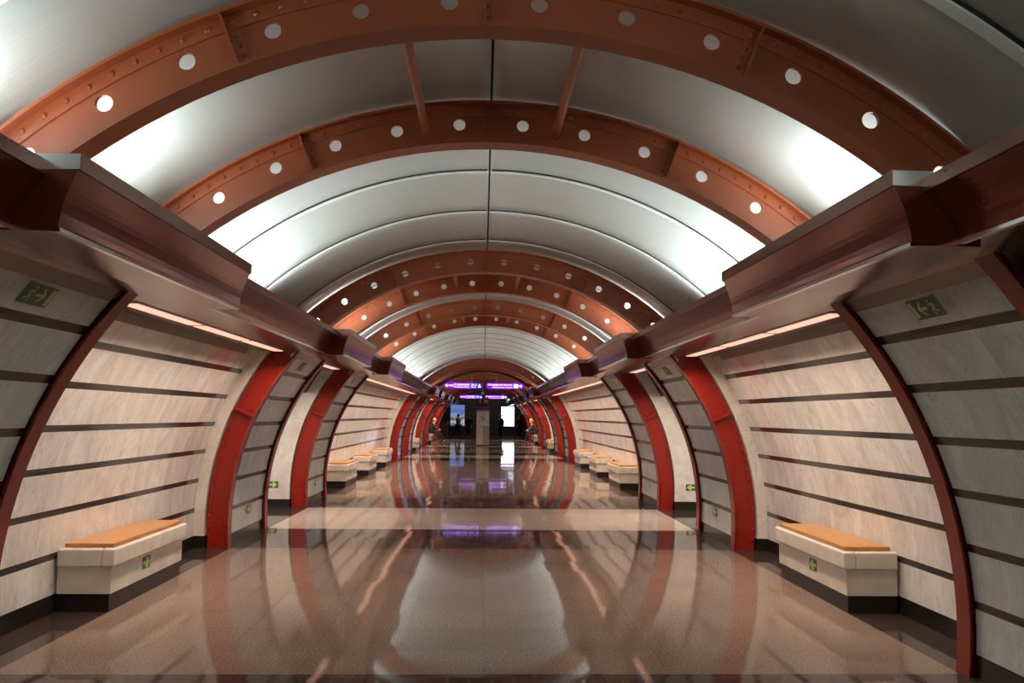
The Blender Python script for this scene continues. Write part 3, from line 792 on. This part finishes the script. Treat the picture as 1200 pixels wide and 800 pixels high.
def poster_mat():
    m, nt, b = new_mat('poster_picture')
    tc = N(nt, 'ShaderNodeTexCoord'); sx = N(nt, 'ShaderNodeSeparateXYZ'); nt.links.new(tc.outputs['Object'], sx.inputs[0])
    no = N(nt, 'ShaderNodeTexNoise', Scale=2.6, Detail=5.0); nt.links.new(tc.outputs['Object'], no.inputs['Vector'])
    z = math_(nt, 'ADD', math_(nt, 'DIVIDE', sx.outputs['Z'], 1.8), math_(nt, 'MULTIPLY', math_(nt, 'SUBTRACT', no.outputs['Fac'], 0.5), 0.55))
    c = ramp(nt, z, [(0.0, (0.10, 0.12, 0.25)), (0.2, (0.65, 0.65, 0.68)), (0.33, (0.07, 0.07, 0.09)), (0.48, (0.36, 0.45, 0.66)), (0.66, (0.11, 0.19, 0.62)), (0.9, (0.20, 0.28, 0.72))])
    nt.links.new(c, b.inputs['Emission Color']); nt.links.new(c, b.inputs['Base Color']); b.inputs['Emission Strength'].default_value = 0.65
    return m
M['poster'] = poster_mat()
po = thing('light_box', 'blue lit picture poster on the far dark wall, left of the pillar', 'poster', (-2.2, Y_WALL - 0.12, 0.76))
bm = bmesh.new(); box(bm, -0.66, 0.66, 0.0, 0.12, -0.04, 1.84); obj('frame', bm, M['black'], po)
bm = bmesh.new(); box(bm, -0.61, 0.61, -0.008, -0.001, 0.0, 1.8); obj('face', bm, M['poster'], po)
# brown booth at the left of the mouth
bo = thing('ticket_booth', 'low brown panelled booth by the left wall at the far end', 'booth', (-2.92, 60.9, 0))
bm = bmesh.new(); box(bm, -0.36, 0.30, 0, 0.8, 0.0, 1.18); obj('counter', bm, M['hall_brown'], bo)
bm = bmesh.new(); box(bm, 0.30, 0.335, -0.02, 0.82, 0.0, 1.22); obj('edge_post', bm, M['lip'], bo)
bm = bmesh.new(); box(bm, -0.36, 0.30, -0.02, 0.82, 1.18, 1.22); obj('top', bm, M['darkred'], bo)
# green exit sign hanging at the right of the mouth
M['exit_light'] = emit('exit_green_light', (0.01, 0.45, 0.10), 1.0)
ex = thing('hanging_exit_sign', 'lit green exit sign with white figure hanging above the white display', 'sign', (1.84, 60.4, 2.76))
bm = bmesh.new(); box(bm, -0.15, 0.15, 0.0, 0.05, -0.16, 0.16); obj('panel', bm, M['exit_light'], ex)
bm = bmesh.new(); running_man(bm, -1, 0.30, -0.03, 0.0, 0.004); o = obj('pictogram', bm, M['white_light'], ex); o.rotation_euler = (PI/2, 0, 0); o.location = (0, -0.002, 0)
bm = bmesh.new(); tube(bm, (0, 0.025, 0.16), (0, 0.025, 1.43), 0.012, 8); obj('hanger_rod', bm, M['steel'], ex)

area('added_hall_fill', (XC, 65, 4.1), (0, 0, -1), 4, 3, 150, (1.0, 0.85, 0.7))  # unseen fill light added to brighten the far floor, booth and people
# ------------------------------------------------------------------ people
M['skin'] = simple('skin', (0.52, 0.27, 0.18), 0.5)
M['hair_dark'] = simple('hair_dark', (0.03, 0.02, 0.015), 0.6)
M['hair_fair'] = simple('hair_fair', (0.55, 0.33, 0.13), 0.6)
M['cloth_black'] = simple('cloth_black', (0.014, 0.014, 0.016), 0.8)
M['cloth_navy'] = simple('cloth_navy', (0.02, 0.024, 0.035), 0.8)
M['cloth_khaki'] = simple('cloth_khaki', (0.16, 0.14, 0.09), 0.8)
M['cloth_teal'] = simple('cloth_teal', (0.025, 0.04, 0.045), 0.8)
M['hat_red'] = simple('hat_red', (0.5, 0.03, 0.025), 0.7)
M['leather'] = simple('shoe_leather', (0.012, 0.011, 0.01), 0.4)
def skinned(name, verts, edges, radii, mat, parent, root_i=0, lev=1):
    me = bpy.data.meshes.new(name); me.from_pydata([tuple(v) for v in verts], edges, [])
    o = bpy.data.objects.new(name, me); C.objects.link(o); me.materials.append(mat); o.parent = parent
    md = o.modifiers.new('Skin', 'SKIN'); md.use_smooth_shade = True
    for i, r in enumerate(radii):
        sv = me.skin_vertices[0].data[i]; sv.radius = (r, r) if not isinstance(r, tuple) else r
        sv.use_root = (i == root_i)
    ss = o.modifiers.new('Sub', 'SUBSURF'); ss.levels = lev; ss.render_levels = lev
    return o
def person(label, loc, rotz, J, top='cloth_black', legs='cloth_black', hair='hair_dark', hat=None, coat_len=0.0):
    root = thing('person', label, 'person', loc, None, rotz)
    V, E, Rr = [], [], []
    def add(p, r, parent=None):
        V.append(Vector(p)); Rr.append(r)
        if parent is not None: E.append((parent, len(V) - 1))
        return len(V) - 1
    pel = add(J['pelvis'], (0.165, 0.12)); sp = add(J['spine'], (0.155, 0.115), pel); ch = add(J['chest'], (0.18, 0.12), sp)
    nk = add(J['neck'], 0.052, ch); hd = add(J['head'], (0.075, 0.085), nk); tp = add(Vector(J['head']) + Vector((0, 0, 0.11)), (0.065, 0.075), hd)
    add(Vector(J['head']) + Vector((0, 0.098, 0.005)), 0.014, hd)             # nose
    for s in (-1, 1): add(Vector(J['head']) + Vector((s * 0.082, 0.0, 0.01)), 0.017, hd)   # ears
    arm, leg = {}, {}
    for sd in ('l', 'r'):
        sh = add(J['sh' + sd], 0.062, ch); el = add(J['el' + sd], 0.043, sh); wr = add(J['wr' + sd], 0.030, el)
        d = (Vector(J['wr' + sd]) - Vector(J['el' + sd])).normalized()
        pa = add(Vector(J['wr' + sd]) + d * 0.08, (0.040, 0.020), wr)
        side = Vector((1, 0, 0)); pv = V[pa]
        for k, ln in enumerate((0.068, 0.078, 0.072, 0.055)):
            o_ = side * (0.027 - 0.018 * k)
            a = add(pv + o_ + d * 0.02, 0.0095, pa); b = add(pv + o_ + d * (0.02 + ln * 0.55) + Vector((0, 0.012, 0)), 0.0088, a); add(pv + o_ + d * (0.02 + ln) + Vector((0, 0.03, 0)), 0.008, b)
        a = add(V[wr] + d * 0.03 + Vector((0, 0.035, 0)), 0.010, pa); add(V[wr] + d * 0.075 + Vector((0, 0.055, 0)), 0.009, a)
        arm[sd] = (sh, el, wr)
        hp = add(J['hip' + sd], 0.088, pel); kn = add(J['kn' + sd], 0.056, hp); an = add(J['an' + sd], 0.038, kn)
        fd = Vector(J.get('fd' + sd, (0, 1, -0.25))).normalized()
        to = add(Vector(J['an' + sd]) + fd * 0.17 + Vector((0, 0, -0.03)), (0.036, 0.026), an)
        leg[sd] = (hp, kn, an, to)
    body = skinned('body', V, E, Rr, M['skin'], root)
    # garments follow the same bones, a little fuller
    def garment(name, idx, links, mat, grow, over={}):
        idx = list(idx); mpp = {i: k for k, i in enumerate(idx)}
        rr = []
        for i in idx:
            r = Rr[i]; g_ = over.get(i, grow)
            rr.append(tuple(x + g_ for x in r) if isinstance(r, tuple) else r + g_)
        return skinned(name, [V[i] for i in idx], [(mpp[a], mpp[b]) for a, b in links], rr, M[mat], root)
    A = arm; L = leg
    garment('jacket', [ch, sp, pel, A['l'][0], A['l'][1], A['l'][2], A['r'][0], A['r'][1], A['r'][2]],
            [(ch, sp), (sp, pel), (ch, A['l'][0]), (A['l'][0], A['l'][1]), (A['l'][1], A['l'][2]), (ch, A['r'][0]), (A['r'][0], A['r'][1]), (A['r'][1], A['r'][2])], top, 0.028, {pel: 0.036})
    garment('trousers', [pel, L['l'][0], L['l'][1], L['l'][2], L['r'][0], L['r'][1], L['r'][2]],
            [(pel, L['l'][0]), (L['l'][0], L['l'][1]), (L['l'][1], L['l'][2]), (pel, L['r'][0]), (L['r'][0], L['r'][1]), (L['r'][1], L['r'][2])], legs, 0.022)
    for sd in ('l', 'r'):
        p = V[L[sd][2]]; q = V[L[sd][3]]; d = (q - p)
        skinned('shoe', [p + Vector((0, 0, -0.02)), p + d * 0.5 + Vector((0, 0, -0.015)), q + d * 0.15], [(0, 1), (1, 2)], [0.05, 0.046, 0.038], M['leather'], root)
    h = Vector(J['head'])
    bm = bmesh.new(); bmesh.ops.create_uvsphere(bm, u_segments=16, v_segments=10, radius=1.0)
    for v in bm.verts: v.co = Vector((v.co.x * 0.098, v.co.y * 0.105 - 0.018, max(v.co.z, -0.55) * 0.115 + 0.085))
    bmesh.ops.translate(bm, verts=bm.verts, vec=h)
    obj('hat' if hat else 'hair', bm, M[hat or hair], root, smooth=True)
    return root
def pose_stand(stride=0.0, arm=0.1):
    s = stride
    return dict(pelvis=(0, 0, 0.94), spine=(0, 0.01, 1.12), chest=(0, 0.0, 1.34), neck=(0, 0.0, 1.48), head=(0, 0.02, 1.58),
        shl=(-0.18, 0, 1.39), ell=(-0.23, -arm - s * 0.35, 1.12), wrl=(-0.21, 0.08 - s * 0.15, 0.90), shr=(0.18, 0, 1.39), elr=(0.23, -0.05 + s * 0.25, 1.12), wrr=(0.21, 0.10 + s * 0.75, 0.93),
        hipl=(-0.095, 0, 0.90), knl=(-0.10, 0.05 + s * 0.62, 0.50 + 0.02 * s), anl=(-0.10, s * 0.9, 0.085), hipr=(0.095, 0, 0.90), knr=(0.10, 0.04 - s * 0.2, 0.49), anr=(0.10, -s * 0.95, 0.085 + s * 0.14), fdr=(0, 1, -0.25 - s))
def pose_sit(lean=0.0, cross=0.0):
    return dict(pelvis=(0, 0.0, 0.70), spine=(0, 0.05 + lean * 0.3, 0.84), chest=(0, 0.09 + lean * 0.75, 1.03), neck=(0, 0.11 + lean, 1.17), head=(0, 0.14 + lean * 1.15, 1.28),
        shl=(-0.18, 0.09 + lean * 0.8, 1.08), ell=(-0.21, 0.20 + lean * 0.5, 0.84), wrl=(-0.10, 0.42, 0.78), shr=(0.18, 0.09 + lean * 0.8, 1.08), elr=(0.21, 0.20 + lean * 0.5, 0.84), wrr=(0.08, 0.44, 0.78),
        hipl=(-0.095, 0.03, 0.675), knl=(-0.11, 0.46, 0.62), anl=(-0.11, 0.60 + cross, 0.085), hipr=(0.095, 0.03, 0.675), knr=(0.11, 0.46, 0.60), anr=(0.10, 0.40 + cross * 0.3, 0.085))
person('person seated on the last left bench, fair hair, dark clothes, legs stretched out', (-3.12, 50.6, 0.02), -PI / 2, pose_sit(0.05, 0.12), 'cloth_black', 'cloth_black', 'hair_fair')
person('person seated on the last right bench, leaning forward in grey-blue clothes', (3.18, 50.6, 0.02), PI / 2, pose_sit(0.10, 0.0), 'cloth_teal', 'cloth_navy', 'hair_fair')
person('person in khaki top striding past the blue poster', (-1.85, 62.6, 0), 0.9, pose_stand(0.32), 'cloth_khaki', 'cloth_black')
person('person in dark jacket walking between the poster and the pillar', (-1.08, 62.9, 0), PI, pose_stand(0.18), 'cloth_black', 'cloth_black')
person('person in dark clothes standing left of the white display', (1.33, 62.5, 0), 2.4, pose_stand(0.0), 'cloth_black', 'cloth_black', 'hair_fair')
person('person in red hat and dark coat standing right of the white display', (2.72, 62.0, 0), PI, pose_stand(0.05), 'cloth_navy', 'cloth_black', hat='hat_red')

# ------------------------------------------------------------------ world, camera, view
w = bpy.data.worlds.new('world'); bpy.context.scene.world = w; w.use_nodes = True
w.node_tree.nodes['Background'].inputs[0].default_value = (0.02, 0.02, 0.02, 1); w.node_tree.nodes['Background'].inputs[1].default_value = 0.1
F_PX, VP, ROLL = 968.0, (566.0, 487.0), 0.010
dx, dy = VP[0] - 600, VP[1] - 400
c, s = math.cos(ROLL), math.sin(ROLL)
ux, uy = c * dx + s * dy, -s * dx + c * dy
d = Vector((ux / F_PX, -uy / F_PX, 1)).normalized()
yaw = math.asin(-d.x); pit = -math.atan2(d.y, d.z)
Rv = Vector((math.cos(yaw), -math.sin(yaw), 0)); Uv = Vector((-math.sin(yaw) * math.sin(pit), -math.cos(yaw) * math.sin(pit), math.cos(pit)))
Fv = Vector((math.sin(yaw) * math.cos(pit), math.cos(yaw) * math.cos(pit), math.sin(pit)))
r_ = Rv * c + Uv * s; u_ = Uv * c - Rv * s
cam = bpy.data.cameras.new('camera'); cam.sensor_width = 36; cam.lens = F_PX / 1200 * 36; cam.clip_end = 200
co = bpy.data.objects.new('camera', cam); C.objects.link(co)
co.matrix_world = Matrix.Translation((0, 0, 1.65)) @ Matrix((r_, u_, -Fv)).transposed().to_4x4()
S = bpy.context.scene
S.camera = co
S.view_settings.view_transform = 'Standard'; S.view_settings.look = 'None'; S.view_settings.gamma = 1; S.view_settings.use_curve_mapping = False
S.view_settings.exposure = 0.0
S.cycles.use_denoising = True
S.cycles.max_bounces = 10; S.cycles.diffuse_bounces = 5; S.cycles.glossy_bounces = 5
S.cycles.sample_clamp_indirect = 8.0
